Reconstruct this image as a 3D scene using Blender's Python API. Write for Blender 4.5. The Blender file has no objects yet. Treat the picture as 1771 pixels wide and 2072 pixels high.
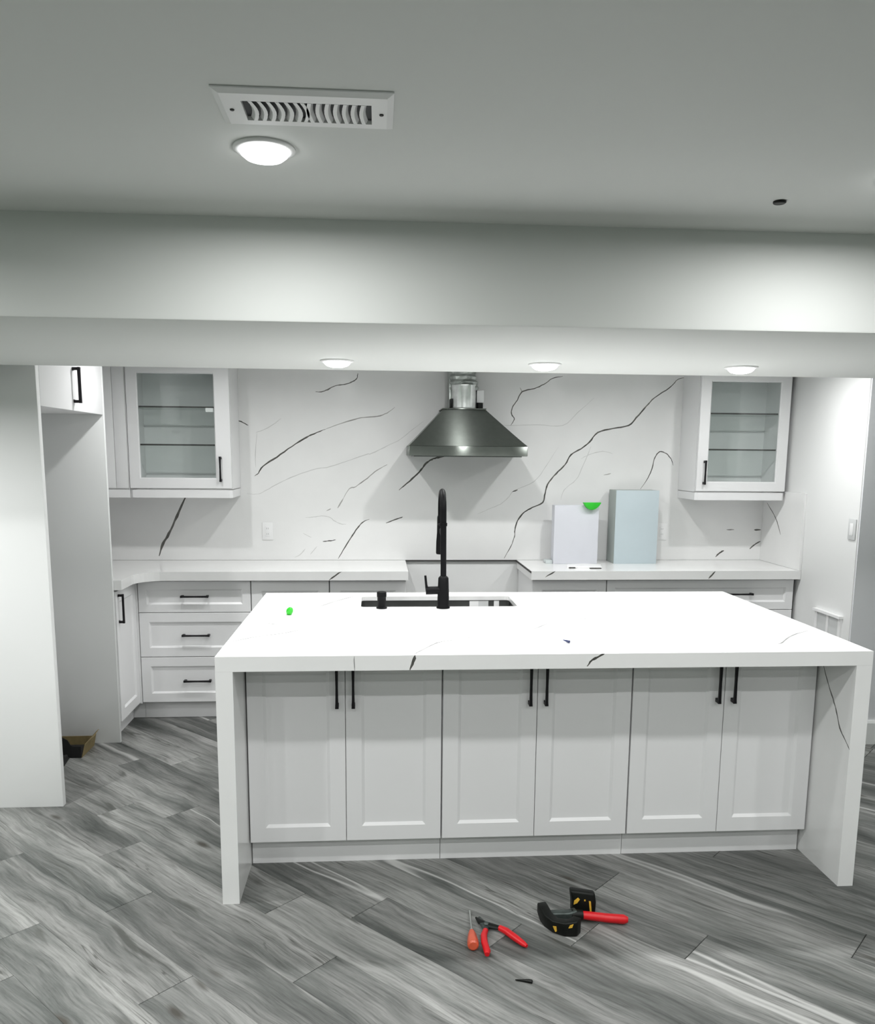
import bpy, bmesh, math, random
from mathutils import Vector, Matrix
from mathutils.geometry import delaunay_2d_cdt

scene = bpy.context.scene
col = scene.collection
random.seed(7)

# ------------------------------------------------------------------ camera
H = 1.6154
FPX, CYPX = 1682.4, 1184.1          # focal length and principal row, in pixels of the 1771 x 2072 frame
RIGHT = Vector((0.99748135, -0.07045651, 0.00817498))
UP = Vector((0.00283134, 0.15471562, 0.98795499))
FWD = Vector((0.07087266, 0.98544353, -0.15452543))
cam_data = bpy.data.cameras.new('camera')
cam = bpy.data.objects.new('camera', cam_data)
col.objects.link(cam)
m = Matrix.Identity(4)
for r in range(3):
    m[r][0], m[r][1], m[r][2] = RIGHT[r], UP[r], -FWD[r]
m[2][3] = H
cam.matrix_world = m
cam_data.sensor_fit = 'HORIZONTAL'
cam_data.sensor_width = 36.0
cam_data.lens = FPX / 1771 * 36.0
cam_data.shift_y = (CYPX - 1036) / 1771
cam_data.clip_start = 0.05
scene.camera = cam

# ------------------------------------------------------------------ world and exposure
world = bpy.data.worlds.new('world')
scene.world = world
world.use_nodes = True
world.node_tree.nodes['Background'].inputs[0].default_value = (0.8, 0.85, 0.85, 1)
world.node_tree.nodes['Background'].inputs[1].default_value = 0.02
scene.view_settings.view_transform = 'Standard'
scene.view_settings.look = 'None'
scene.view_settings.gamma = 1.0
scene.view_settings.use_curve_mapping = False
scene.view_settings.exposure = -0.36
scene.cycles.max_bounces = 5
scene.cycles.diffuse_bounces = 4
scene.cycles.glossy_bounces = 2
scene.cycles.transmission_bounces = 2
scene.cycles.transparent_max_bounces = 10
scene.cycles.adaptive_threshold = 0.025
scene.cycles.caustics_reflective = False
scene.cycles.caustics_refractive = False
LAMP_W = {'front': 11.0, 'back': 12.5, 'bulkhead': 8.8, 'kitchen': 10.4}
LAMP_COLOR = (0.995, 1.0, 0.995)

# ------------------------------------------------------------------ measured layout (metres; camera stands at x=0, y=0)
IX0, IX1, IY0, IY1, ICAB = -0.566, 1.807, 2.8465, 4.198, 3.0955
ZT, ZSLAB, LEG = 0.92, 0.8664, 0.06
XL, YL, YG = -1.452, 3.741, 4.606
YD, YW, YF, XR, YE = 5.010, 5.541, 4.9725, 2.637, 4.389
YS = YW - 0.02                       # face of the backsplash
G0, G1 = 0.180, 0.932                # the gap left for the range
ZB, YB0, YB1, ZC = 1.9685, 2.3626, 3.6456, 2.2365
YU, ZU = 5.201, 1.345

# ------------------------------------------------------------------ materials
def new_mat(name):
    mt = bpy.data.materials.new(name)
    mt.use_nodes = True
    nt = mt.node_tree
    return mt, nt, nt.nodes['Principled BSDF']

def mat(name, colour, rough=0.5, metal=0.0, vary=0.03, scale=6.0, bump=0.0, bump_scale=200.0, **kw):
    """principled material whose colour drifts slightly with a noise texture"""
    mt, nt, p = new_mat(name)
    L = nt.links
    tc = nt.nodes.new('ShaderNodeTexCoord')
    nz = nt.nodes.new('ShaderNodeTexNoise')
    nz.inputs['Scale'].default_value = scale
    nz.inputs['Detail'].default_value = 4
    L.new(tc.outputs['Object'], nz.inputs['Vector'])
    rp = nt.nodes.new('ShaderNodeValToRGB')
    c = colour
    rp.color_ramp.elements[0].position = 0.3
    rp.color_ramp.elements[1].position = 0.7
    rp.color_ramp.elements[0].color = (*[max(0, v * (1 - vary)) for v in c], 1)
    rp.color_ramp.elements[1].color = (*[min(1, v * (1 + vary)) for v in c], 1)
    L.new(nz.outputs['Fac'], rp.inputs['Fac'])
    L.new(rp.outputs['Color'], p.inputs['Base Color'])
    p.inputs['Roughness'].default_value = rough
    p.inputs['Metallic'].default_value = metal
    for k, v in kw.items():
        p.inputs[k].default_value = v
    if bump:
        nb = nt.nodes.new('ShaderNodeTexNoise')
        nb.inputs['Scale'].default_value = bump_scale
        nb.inputs['Detail'].default_value = 3
        L.new(tc.outputs['Object'], nb.inputs['Vector'])
        bp = nt.nodes.new('ShaderNodeBump')
        bp.inputs['Strength'].default_value = bump
        bp.inputs['Distance'].default_value = 0.002
        L.new(nb.outputs['Fac'], bp.inputs['Height'])
        L.new(bp.outputs['Normal'], p.inputs['Normal'])
    return mt

M = {}
M['paint'] = mat('wall_paint', (0.80, 0.805, 0.80), 0.6, vary=0.01, scale=1.5)
M['outer'] = mat('unseen_wall_green_tint', (0.41, 0.52, 0.43), 0.7, vary=0.02, scale=1.5)  # unseen walls, darkened and greened to dim and tint the bounced light
M['ceiling'] = mat('ceiling_paint', (0.71, 0.725, 0.705), 0.75, vary=0.01, scale=1.5)
M['return_paint'] = mat('return_wall_paint', (0.76, 0.765, 0.79), 0.6, vary=0.02, scale=1.5)  # slightly darker and bluer than the other wall paint
M['cabinet'] = mat('white_lacquer', (0.80, 0.80, 0.805), 0.38, vary=0.008, scale=2)
M['panel'] = mat('white_gable', (0.74, 0.75, 0.745), 0.45, vary=0.01, scale=2)
M['inside'] = mat('cabinet_interior', (0.84, 0.85, 0.85), 0.5, vary=0.01, scale=2)
M['gap'] = mat('dark_gap_shade', (0.10, 0.10, 0.105), 0.8, vary=0.1)
M['near_black'] = mat('near_black_strip', (0.035, 0.032, 0.03), 0.6, vary=0.2)
M['quartz'] = mat('white_quartz', (0.83, 0.83, 0.825), 0.16, vary=0.02, scale=5)
M['vein_dark'] = mat('dark_vein', (0.10, 0.098, 0.09), 0.2, vary=0.5, scale=14)
M['vein_mid'] = mat('grey_vein', (0.36, 0.355, 0.34), 0.18, vary=0.25, scale=14)
M['vein_top'] = mat('slate_vein', (0.22, 0.22, 0.215), 0.18, vary=0.3, scale=14)
M['vein_soft'] = mat('pale_vein', (0.63, 0.63, 0.62), 0.16, vary=0.08, scale=14)
M['black'] = mat('matte_black_metal', (0.003, 0.003, 0.0035), 0.5, vary=0.1, scale=40, **{'Specular IOR Level': 0.12})
M['handle'] = mat('dark_bronze_pull', (0.009, 0.008, 0.010), 0.4, 0.2, vary=0.2, scale=60, **{'Specular IOR Level': 0.3})
M['steel'] = mat('brushed_steel', (0.17, 0.185, 0.17), 0.29, 1.0, vary=0.05, scale=30, Anisotropic=1.0)
_nt = M['steel'].node_tree
_tv = _nt.nodes.new('ShaderNodeCombineXYZ'); _tv.inputs[0].default_value = 1.0      # brushed along the width
_nt.links.new(_tv.outputs[0], _nt.nodes['Principled BSDF'].inputs['Tangent'])
_nt.nodes['Principled BSDF'].inputs['Anisotropic Rotation'].default_value = 0.25
M['sink'] = mat('sink_steel', (0.20, 0.205, 0.20), 0.36, 1.0, vary=0.08, scale=12)
M['galv'] = mat('galvanised_duct', (0.72, 0.74, 0.73), 0.3, 0.9, vary=0.12, scale=25, bump=0.35, bump_scale=30)
M['foil'] = mat('crumpled_foil', (0.42, 0.45, 0.43), 0.35, 0.9, vary=0.25, scale=18, bump=0.7, bump_scale=40)
M['plastic'] = mat('white_plastic', (0.84, 0.84, 0.84), 0.35, vary=0.01)
M['plastic_grey'] = mat('pale_grey_plastic', (0.62, 0.63, 0.63), 0.45, vary=0.02)
M['dark_void'] = mat('dark_duct_inside', (0.03, 0.034, 0.036), 0.7, vary=0.3)
M['green'] = mat('bright_green_plastic', (0.03, 0.52, 0.03), 0.4, vary=0.1, scale=20)
M['lime'] = mat('lime_green_plastic', (0.02, 0.48, 0.015), 0.4, vary=0.1, scale=20)
M['navy'] = mat('navy_plastic', (0.02, 0.03, 0.10), 0.4, vary=0.2)
M['white_card'] = mat('white_card', (0.66, 0.67, 0.72), 0.5, vary=0.015)
M['blue_card'] = mat('pale_blue_card', (0.50, 0.58, 0.615), 0.45, vary=0.02)
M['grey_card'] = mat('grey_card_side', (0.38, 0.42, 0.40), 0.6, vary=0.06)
M['film'] = mat('blue_grey_film', (0.58, 0.63, 0.63), 0.3, vary=0.03)
M['red'] = mat('red_grip', (0.62, 0.006, 0.012), 0.4, vary=0.08, scale=30)
M['amber'] = mat('orange_red_handle', (0.62, 0.10, 0.045), 0.25, vary=0.12, scale=30)
M['rubber'] = mat('black_rubber', (0.004, 0.005, 0.004), 0.45, vary=0.3, scale=30, **{'Specular IOR Level': 0.25})
M['toolsteel'] = mat('dark_tool_steel', (0.07, 0.085, 0.08), 0.4, 0.6, vary=0.3, scale=40)
M['chrome'] = mat('bright_tool_steel', (0.6, 0.62, 0.6), 0.25, 1.0, vary=0.1)
M['yellow'] = mat('yellow_print', (0.70, 0.42, 0.05), 0.4, vary=0.2, scale=40)
M['blackbag'] = mat('black_fabric', (0.004, 0.004, 0.004), 0.8, vary=0.3, scale=60)
M['kraft'] = mat('kraft_card', (0.22, 0.17, 0.075), 0.7, vary=0.12, scale=30)
M['subfloor'] = mat('subfloor', (0.05, 0.05, 0.05), 0.9)

def wood_floor():
    mt, nt, p = new_mat('grey_oak_planks')
    N, L = nt.nodes, nt.links
    tc = N.new('ShaderNodeTexCoord')
    oi = N.new('ShaderNodeObjectInfo')
    rnd = N.new('ShaderNodeMath'); rnd.operation = 'MULTIPLY'; rnd.inputs[1].default_value = 37.0
    L.new(oi.outputs['Random'], rnd.inputs[0])
    off = N.new('ShaderNodeCombineXYZ')
    L.new(rnd.outputs[0], off.inputs[0]); L.new(rnd.outputs[0], off.inputs[2])
    add = N.new('ShaderNodeVectorMath'); add.operation = 'ADD'
    L.new(tc.outputs['Object'], add.inputs[0]); L.new(off.outputs[0], add.inputs[1])
    # slow bend of the grain
    bend = N.new('ShaderNodeTexNoise'); bend.inputs['Scale'].default_value = 2.2; bend.inputs['Detail'].default_value = 2
    L.new(add.outputs[0], bend.inputs['Vector'])
    bsub = N.new('ShaderNodeMath'); bsub.operation = 'SUBTRACT'; bsub.inputs[1].default_value = 0.5
    L.new(bend.outputs['Fac'], bsub.inputs[0])
    bmul = N.new('ShaderNodeMath'); bmul.operation = 'MULTIPLY'; bmul.inputs[1].default_value = 0.07
    L.new(bsub.outputs[0], bmul.inputs[0])
    bvec = N.new('ShaderNodeCombineXYZ'); L.new(bmul.outputs[0], bvec.inputs[1])
    add2 = N.new('ShaderNodeVectorMath'); add2.operation = 'ADD'
    L.new(add.outputs[0], add2.inputs[0]); L.new(bvec.outputs[0], add2.inputs[1])
    def noise(sx, sy, detail, rough=0.55, dist=0.0):
        mp = N.new('ShaderNodeMapping')
        mp.inputs['Scale'].default_value = (sx, sy, 1)
        L.new(add2.outputs[0], mp.inputs['Vector'])
        n = N.new('ShaderNodeTexNoise')
        n.inputs['Scale'].default_value = 1.0
        n.inputs['Detail'].default_value = detail
        n.inputs['Roughness'].default_value = rough
        n.inputs['Distortion'].default_value = dist
        L.new(mp.outputs[0], n.inputs['Vector'])
        return n.outputs['Fac']
    def ramp(fac, stops):
        r = N.new('ShaderNodeValToRGB')
        e = r.color_ramp.elements
        while len(e) < len(stops): e.new(0.5)
        for el, (pos, v) in zip(e, stops):
            el.position = pos
            el.color = (*v, 1) if isinstance(v, tuple) else (v, v, v, 1)
        L.new(fac, r.inputs['Fac'])
        return r.outputs['Color']
    def mix(kind, fac, a, b):
        x = N.new('ShaderNodeMix'); x.data_type = 'RGBA'; x.blend_type = kind
        if isinstance(fac, float): x.inputs[0].default_value = fac
        else: L.new(fac, x.inputs[0])
        for sock, v in ((6, a), (7, b)):
            if isinstance(v, tuple): x.inputs[sock].default_value = (*v, 1)
            else: L.new(v, x.inputs[sock])
        return x.outputs[2]
    base = ramp(noise(0.8, 7.0, 7, 0.66, 0.3), [(0.33, (0.060, 0.067, 0.062)), (0.45, (0.150, 0.156, 0.148)),
                                               (0.56, (0.255, 0.258, 0.247)), (0.70, (0.39, 0.39, 0.378))])
    grain = ramp(noise(5.0, 110.0, 6, 0.7), [(0.30, 0.38), (0.50, 0.96), (0.72, 1.3)])
    c1 = mix('MULTIPLY', 0.85, base, grain)
    dark = ramp(noise(1.6, 15.0, 4, 0.6, 0.8), [(0.30, 0.9), (0.40, 0.0)])
    c2 = mix('MIX', dark, c1, (0.075, 0.078, 0.07))
    sap = ramp(noise(0.22, 5.5, 1.5, 0.4, 0.0), [(0.635, 0.0), (0.648, 0.75), (0.655, 0.75), (0.668, 0.0)])
    c3 = mix('MIX', sap, c2, (0.56, 0.56, 0.545))
    line = ramp(noise(1.3, 26.0, 2, 0.5, 0.4), [(0.485, 0.0), (0.496, 1.0), (0.504, 1.0), (0.515, 0.0)])
    where = ramp(noise(1.1, 5.0, 2, 0.5), [(0.50, 0.0), (0.62, 0.75)])
    c3 = mix('MIX', mix('MULTIPLY', 1.0, line, where), c3, (0.05, 0.05, 0.044))
    vo = N.new('ShaderNodeTexVoronoi'); vo.inputs['Scale'].default_value = 1.0
    mp = N.new('ShaderNodeMapping'); mp.inputs['Scale'].default_value = (2.0, 6.0, 1)
    L.new(add2.outputs[0], mp.inputs['Vector']); L.new(mp.outputs[0], vo.inputs['Vector'])
    knot = ramp(vo.outputs['Distance'], [(0.045, 1.0), (0.12, 0.0)])
    c4 = mix('MIX', knot, c3, (0.055, 0.05, 0.04))
    tone = N.new('ShaderNodeMapRange')
    tone.inputs[3].default_value = 0.68; tone.inputs[4].default_value = 1.02
    L.new(oi.outputs['Random'], tone.inputs[0])
    c5 = mix('MULTIPLY', 1.0, c4, tone.outputs[0])
    L.new(c5, p.inputs['Base Color'])
    p.inputs['Roughness'].default_value = 0.5
    bp = N.new('ShaderNodeBump'); bp.inputs['Strength'].default_value = 0.12; bp.inputs['Distance'].default_value = 0.002
    L.new(grain, bp.inputs['Height']); L.new(bp.outputs['Normal'], p.inputs['Normal'])
    return mt
M['wood'] = wood_floor()

def glass_pane(name='greenish_pane_glass', lo=(0.97, 0.985, 0.98, 1), hi=(0.975, 0.99, 0.985, 1)):
    mt, nt, p = new_mat(name)
    N, L = nt.nodes, nt.links
    tr = N.new('ShaderNodeBsdfTransparent'); gl = N.new('ShaderNodeBsdfGlossy')
    nz = N.new('ShaderNodeTexNoise'); nz.inputs['Scale'].default_value = 3.0
    tc = N.new('ShaderNodeTexCoord'); L.new(tc.outputs['Object'], nz.inputs['Vector'])
    rp = N.new('ShaderNodeValToRGB')
    rp.color_ramp.elements[0].color = lo; rp.color_ramp.elements[1].color = hi
    L.new(nz.outputs['Fac'], rp.inputs['Fac']); L.new(rp.outputs['Color'], tr.inputs['Color'])
    gl.inputs['Roughness'].default_value = 0.03
    lw = N.new('ShaderNodeLayerWeight'); lw.inputs['Blend'].default_value = 0.5
    pw = N.new('ShaderNodeMath'); pw.operation = 'POWER'; pw.inputs[1].default_value = 4.0
    L.new(lw.outputs['Facing'], pw.inputs[0])
    fr = N.new('ShaderNodeMath'); fr.operation = 'MULTIPLY_ADD'; fr.inputs[1].default_value = 0.6; fr.inputs[2].default_value = 0.025
    L.new(pw.outputs[0], fr.inputs[0])
    mx = N.new('ShaderNodeMixShader')
    L.new(fr.outputs[0], mx.inputs[0]); L.new(tr.outputs[0], mx.inputs[1]); L.new(gl.outputs[0], mx.inputs[2])
    L.new(mx.outputs[0], N['Material Output'].inputs['Surface'])
    return mt
M['glass'] = glass_pane()
M['shelf_glass'] = glass_pane('greenish_shelf_glass', (0.95, 0.975, 0.965, 1), (0.96, 0.98, 0.97, 1))

def lamp_mat():
    mt, nt, p = new_mat('lit_diffuser')
    N, L = nt.nodes, nt.links
    em = N.new('ShaderNodeEmission')
    nz = N.new('ShaderNodeTexNoise'); nz.inputs['Scale'].default_value = 2.0
    rp = N.new('ShaderNodeValToRGB')
    rp.color_ramp.elements[0].color = (0.97, 1, 1, 1); rp.color_ramp.elements[1].color = (1, 1, 1, 1)
    L.new(nz.outputs['Fac'], rp.inputs['Fac']); L.new(rp.outputs['Color'], em.inputs['Color'])
    em.inputs['Strength'].default_value = 10.0
    mt.cycles.emission_sampling = 'NONE'      # the disc lamp under each diffuser carries the light
    L.new(em.outputs[0], N['Material Output'].inputs['Surface'])
    return mt
M['lamp'] = lamp_mat()

# ------------------------------------------------------------------ mesh helpers
def wm(o):
    """world matrix without waiting for a depsgraph update"""
    return (wm(o.parent) @ o.matrix_parent_inverse @ o.matrix_basis) if o.parent else o.matrix_basis.copy()

class MB:
    """collects faces, then links them as one mesh object"""
    def __init__(self):
        self.v, self.f, self.mi = [], [], []
    def add(self, verts, faces, mi=0):
        b = len(self.v)
        self.v += [tuple(p) for p in verts]
        self.f += [tuple(i + b for i in f) for f in faces]
        self.mi += [mi] * len(faces)
        return self
    def box(self, x0, y0, z0, x1, y1, z1, mi=0):
        x0, x1 = min(x0, x1), max(x0, x1); y0, y1 = min(y0, y1), max(y0, y1); z0, z1 = min(z0, z1), max(z0, z1)
        v = [(x, y, z) for z in (z0, z1) for x, y in ((x0, y0), (x1, y0), (x1, y1), (x0, y1))]
        return self.add(v, [(3, 2, 1, 0), (4, 5, 6, 7), (0, 1, 5, 4), (1, 2, 6, 5), (2, 3, 7, 6), (3, 0, 4, 7)], mi)
    def prism(self, poly, z0, z1, mi=0):
        n = len(poly)
        v = [(x, y, z0) for x, y in poly] + [(x, y, z1) for x, y in poly]
        f = [tuple(range(n - 1, -1, -1)), tuple(range(n, 2 * n))]
        f += [(i, (i + 1) % n, n + (i + 1) % n, n + i) for i in range(n)]
        return self.add(v, f, mi)
    def rings(self, rings, cap=True, mi=0):
        """loft through a list of equal rings of points"""
        n = len(rings[0])
        v = [p for r in rings for p in r]
        f = []
        for k in range(len(rings) - 1):
            for i in range(n):
                j = (i + 1) % n
                f.append((k * n + i, k * n + j, (k + 1) * n + j, (k + 1) * n + i))
        if cap:
            f.append(tuple(range(n - 1, -1, -1)))
            f.append(tuple((len(rings) - 1) * n + i for i in range(n)))
        return self.add(v, f, mi)
    def lathe(self, profile, origin=(0, 0, 0), axis=(0, 0, 1), n=20, mi=0, cap=True):
        a = Vector(axis).normalized()
        s = a.orthogonal().normalized(); t = a.cross(s)
        o = Vector(origin)
        rs = []
        for r, h in profile:
            rs.append([o + a * h + (s * math.cos(2 * math.pi * i / n) + t * math.sin(2 * math.pi * i / n)) * r for i in range(n)])
        return self.rings(rs, cap, mi)
    def tube(self, pts, radii, n=12, mi=0, flat=1.0):
        """round (or flattened) tube through points"""
        pts = [Vector(p) for p in pts]
        if not isinstance(radii, (list, tuple)): radii = [radii] * len(pts)
        rs = []
        prev = None
        for k, p in enumerate(pts):
            d = (pts[min(k + 1, len(pts) - 1)] - pts[max(k - 1, 0)]).normalized()
            if prev is None:
                s = d.cross(Vector((0, 0, 1)))
                if s.length < 1e-3: s = d.cross(Vector((0, 1, 0)))
                s.normalize()
            else:
                s = (prev - d * prev.dot(d)).normalized()
            prev = s
            t = s.cross(d)
            rs.append([p + (s * math.cos(2 * math.pi * i / n) + t * math.sin(2 * math.pi * i / n) * flat) * radii[k] for i in range(n)])
        return self.rings(rs, True, mi)
    def build(self, name, mats, parent=None, smooth=False, bevel=0.0, segs=2, loc=None):
        me = bpy.data.meshes.new(name)
        if loc is not None:
            self.v = [(x - loc[0], y - loc[1], z - loc[2]) for x, y, z in self.v]
        me.from_pydata(self.v, [], self.f)
        for k in (mats if isinstance(mats, (list, tuple)) else [mats]):
            me.materials.append(M[k])
        me.polygons.foreach_set('material_index', self.mi)
        bm = bmesh.new(); bm.from_mesh(me)
        bmesh.ops.recalc_face_normals(bm, faces=bm.faces)
        if bevel:
            bmesh.ops.bevel(bm, geom=[e for e in bm.edges if len(e.link_faces) == 2 and e.calc_face_angle(0) > 0.5],
                            offset=bevel, segments=segs, profile=0.5, affect='EDGES', clamp_overlap=True)
        bm.to_mesh(me); bm.free()
        if smooth or bevel:
            me.polygons.foreach_set('use_smooth', [True] * len(me.polygons))
            me.set_sharp_from_angle(angle=math.radians(38))
        ob = bpy.data.objects.new(name, me)
        col.objects.link(ob)
        if loc is not None: ob.location = loc
        if parent is not None:
            ob.parent = parent
            ob.matrix_parent_inverse = wm(parent).inverted()
        return ob

def tag(o, label=None, cat=None, group=None, kind=None):
    if label: o['label'] = label
    if cat: o['category'] = cat
    if group: o['group'] = group
    if kind: o['kind'] = kind
    return o

def thing(name, label, cat, loc=(0, 0, 0), group=None):
    o = bpy.data.objects.new(name, None)
    col.objects.link(o)
    o.location = loc
    o.empty_display_size = 0.05
    return tag(o, label, cat, group)

def smooth_line(pts, sub=4, jitter=0.0, rng=random):
    P = [Vector((p[0], p[1], 0)) for p in pts]
    if len(P) < 3:
        out = [P[0].lerp(P[-1], k / 4) for k in range(5)]
    else:
        out = []
        for i in range(len(P) - 1):
            a, b, c, d = P[max(i - 1, 0)], P[i], P[i + 1], P[min(i + 2, len(P) - 1)]
            for k in range(sub):
                t = k / sub
                out.append(0.5 * ((2 * b) + (c - a) * t + (2 * a - 5 * b + 4 * c - d) * t * t + (3 * b - a - 3 * c + d) * t ** 3))
        out.append(P[-1])
    for q in out[1:-1]:
        q.x += rng.uniform(-jitter, jitter); q.y += rng.uniform(-jitter, jitter)
    return out

def veined_face(mb, poly, to3d, veins, holes=()):
    """flat stone face; the veins are inlaid as faces of their own. material slots: stone, dark, mid, soft"""
    rng = random.Random(11)
    verts = [Vector((x, y)) for x, y in poly]
    faces = [list(range(len(poly)))]
    kinds = [-1]
    xs = [p[0] for p in poly]; ys = [p[1] for p in poly]
    lo = (min(xs), min(ys)); hi = (max(xs), max(ys))
    for h in holes:
        b = len(verts); verts += [Vector(p) for p in h]
        faces.append(list(range(b, b + len(h)))); kinds.append(-2)
    for w, tone, pts in veins:
        line = smooth_line(pts, 4, 0.0012, rng)
        n = len(line)
        L_, R_ = [], []
        for i, p in enumerate(line):
            d = line[min(i + 1, n - 1)] - line[max(i - 1, 0)]
            if d.length < 1e-6: d = Vector((1, 0, 0))
            d.normalize()
            nrm = Vector((-d.y, d.x, 0))
            e = min(i, n - 1 - i) / max(1, n - 1)
            hw = w * 0.5 * (0.35 + 0.65 * min(1, e * 5)) * rng.uniform(0.7, 1.25)
            for lst, s in ((L_, 1), (R_, -1)):
                q = p + nrm * hw * s
                lst.append(Vector((min(max(q.x, lo[0] + 1e-4), hi[0] - 1e-4), min(max(q.y, lo[1] + 1e-4), hi[1] - 1e-4))))
        b = len(verts)
        verts += L_ + R_
        for i in range(n - 1):
            for tri in ((b + i, b + n + i, b + n + i + 1), (b + i, b + n + i + 1, b + i + 1)):   # counter-clockwise only
                p, q, r = (verts[j] for j in tri)
                ar = (q.x - p.x) * (r.y - p.y) - (q.y - p.y) * (r.x - p.x)
                if abs(ar) < 1e-9: continue
                faces.append(list(tri) if ar > 0 else [tri[0], tri[2], tri[1]]); kinds.append(tone)
    v2, e2, f2, ov, oe, of = delaunay_2d_cdt(verts, [], faces, 1, 1e-6, True)
    out, mi = [], []
    for f, src in zip(f2, of):
        ks = [kinds[s] for s in src]
        if -2 in ks or not ks: continue
        t = [k for k in ks if k >= 0]
        out.append(tuple(f)); mi.append(1 + min(t) if t else 0)
    b = len(mb.v)
    mb.v += [tuple(to3d(p.x, p.y)) for p in v2]
    mb.f += [tuple(i + b for i in f) for f in out]
    mb.mi += mi
STONE = ['quartz', 'vein_dark', 'vein_mid', 'vein_soft']

# ------------------------------------------------------------------ the setting
def struct(name, mb, mk, parent=None, **kw):
    o = mb.build(name, mk, parent, **kw)
    if parent is None: o['kind'] = 'structure'
    return o

RX0, RX1, RY0 = -3.4, 4.6, -3.6
floor = struct('floor', MB().box(RX0, RY0, -0.08, RX1, YW + 0.1, -0.012), 'subfloor')

def clip_poly(poly, axis, val, keep_less):
    out = []
    for i, p in enumerate(poly):
        q = poly[(i + 1) % len(poly)]
        ip = (p[axis] <= val) if keep_less else (p[axis] >= val)
        iq = (q[axis] <= val) if keep_less else (q[axis] >= val)
        if ip: out.append(p)
        if ip != iq:
            t = (val - p[axis]) / (q[axis] - p[axis])
            out.append((p[0] + t * (q[0] - p[0]), p[1] + t * (q[1] - p[1])))
    return out

def in_view(x, y, z=0.0, margin=60):
    d = Vector((x, y, z - H))
    w = d.dot(FWD)
    if w < 0.2: return False
    px = 885.5 + FPX * d.dot(RIGHT) / w
    py = CYPX - FPX * d.dot(UP) / w
    return -margin < px < 1771 + margin and -margin < py < 2072 + margin

PW, PL = 0.185, 1.22
r2 = math.sqrt(0.5)
joint = {-1: -2.68, -2: -2.13, 0: -1.87, 1: -2.25, 2: -2.0, 3: -2.75, 4: -2.55, 9: -1.23}
rest = MB()
def plank_rings(poly, mb, to):
    """bevelled board: bottom ring, shoulder ring, top ring"""
    c = Vector((sum(p[0] for p in poly) / len(poly), sum(p[1] for p in poly) / len(poly)))
    def shrink(k): return [Vector(p) + (c - Vector(p)).normalized() * k for p in poly]
    rs = [[to(p.x, p.y, -0.010) for p in shrink(0.0012)], [to(p.x, p.y, -0.0012) for p in shrink(0.0012)],
          [to(p.x, p.y, 0.0) for p in shrink(0.003)]]
    mb.rings(rs)
for k in range(-46, 40):
    u0 = 1.49 + PW * k
    vj = joint.get(k, random.Random(k * 7 + 3).uniform(-3, -1.8))
    for j in range(-8, 9):
        v0 = vj + j * PL
        # plank frame: v runs along (1,-1), u along (1,1)
        quad = [(u0, v0), (u0 + PW, v0), (u0 + PW, v0 + PL), (u0, v0 + PL)]
        xy = [((u + v) * r2, (u - v) * r2) for u, v in quad]
        for ax, val, less in ((0, RX0, False), (0, RX1, True), (1, RY0, False), (1, YW, True)):
            xy = clip_poly(xy, ax, val, less)
            if len(xy) < 3: break
        if len(xy) < 3: continue
        seen = any(in_view(a[0] + (b[0] - a[0]) * t, a[1] + (b[1] - a[1]) * t)
                   for a, b in zip(xy, xy[1:] + xy[:1]) for t in (0, .33, .66)) and min(p[1] for p in xy) > 0.4
        cx, cy = ((u0 + PW / 2 + v0 + PL / 2) * r2, (u0 + PW / 2 - v0 - PL / 2) * r2)
        area = abs(sum(a[0] * b[1] - a[1] * b[0] for a, b in zip(xy, xy[1:] + xy[:1]))) / 2
        if area < 0.004: continue
        if seen:
            loc = [((x - cx) * r2 - (y - cy) * r2, (x - cx) * r2 + (y - cy) * r2) for x, y in xy]
            mb = MB()
            plank_rings(loc, mb, lambda x, y, z: (x, y, z))
            o = mb.build('plank', 'wood', floor)
            o.location = (cx, cy, 0)
            o.rotation_euler = (0, 0, -math.pi / 4)
        else:
            plank_rings([((x * r2 - y * r2), (x * r2 + y * r2)) for x, y in xy], rest, lambda x, y, z: (x, y, z))
ro = rest.build('planks_beyond_view', 'wood', floor)
ro.rotation_euler = (0, 0, -math.pi / 4)
ro['kind'] = 'stuff'

struct('ceiling', MB().box(RX0, RY0, ZC, RX1, YW + 0.1, ZC + 0.08), 'ceiling')
struct('ceiling_bulkhead', MB().box(RX0, YB0, ZB, RX1, YB1, ZC + 0.02), 'ceiling', bevel=0.006)
struct('wall_back', MB().box(-2.2, YW, 0, XR, YW + 0.1, ZC), 'paint')
struct('wall_left', MB().box(-2.2, YL + 0.036, 0, -2.1, YW, ZC), 'paint')
struct('wall_left_return', MB().box(RX0, YL, 0, XL, YL + 0.035, ZC - 0.001), 'paint', bevel=0.002)
struct('wall_right', MB().box(XR, YE + 0.012, 0, XR + 0.12, YW + 0.1, ZC), 'paint', bevel=0.003)
struct('wall_right_return', MB().box(XR + 0.004, YE, 0, RX1, YE + 0.011, ZC), 'return_paint', bevel=0.002)
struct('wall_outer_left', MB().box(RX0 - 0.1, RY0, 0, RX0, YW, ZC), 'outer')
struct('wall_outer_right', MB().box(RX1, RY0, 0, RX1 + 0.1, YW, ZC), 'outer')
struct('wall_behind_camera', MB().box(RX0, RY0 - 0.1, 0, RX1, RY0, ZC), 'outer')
bb = MB()
prof = [(0, 0), (-0.014, 0), (-0.014, 0.125), (-0.008, 0.14), (0, 0.14)]
bb.rings([[(x, YE + dy, z) for dy, z in prof] for x in (XR + 0.02, RX1)])
struct('baseboard_right', bb, 'paint')

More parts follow.
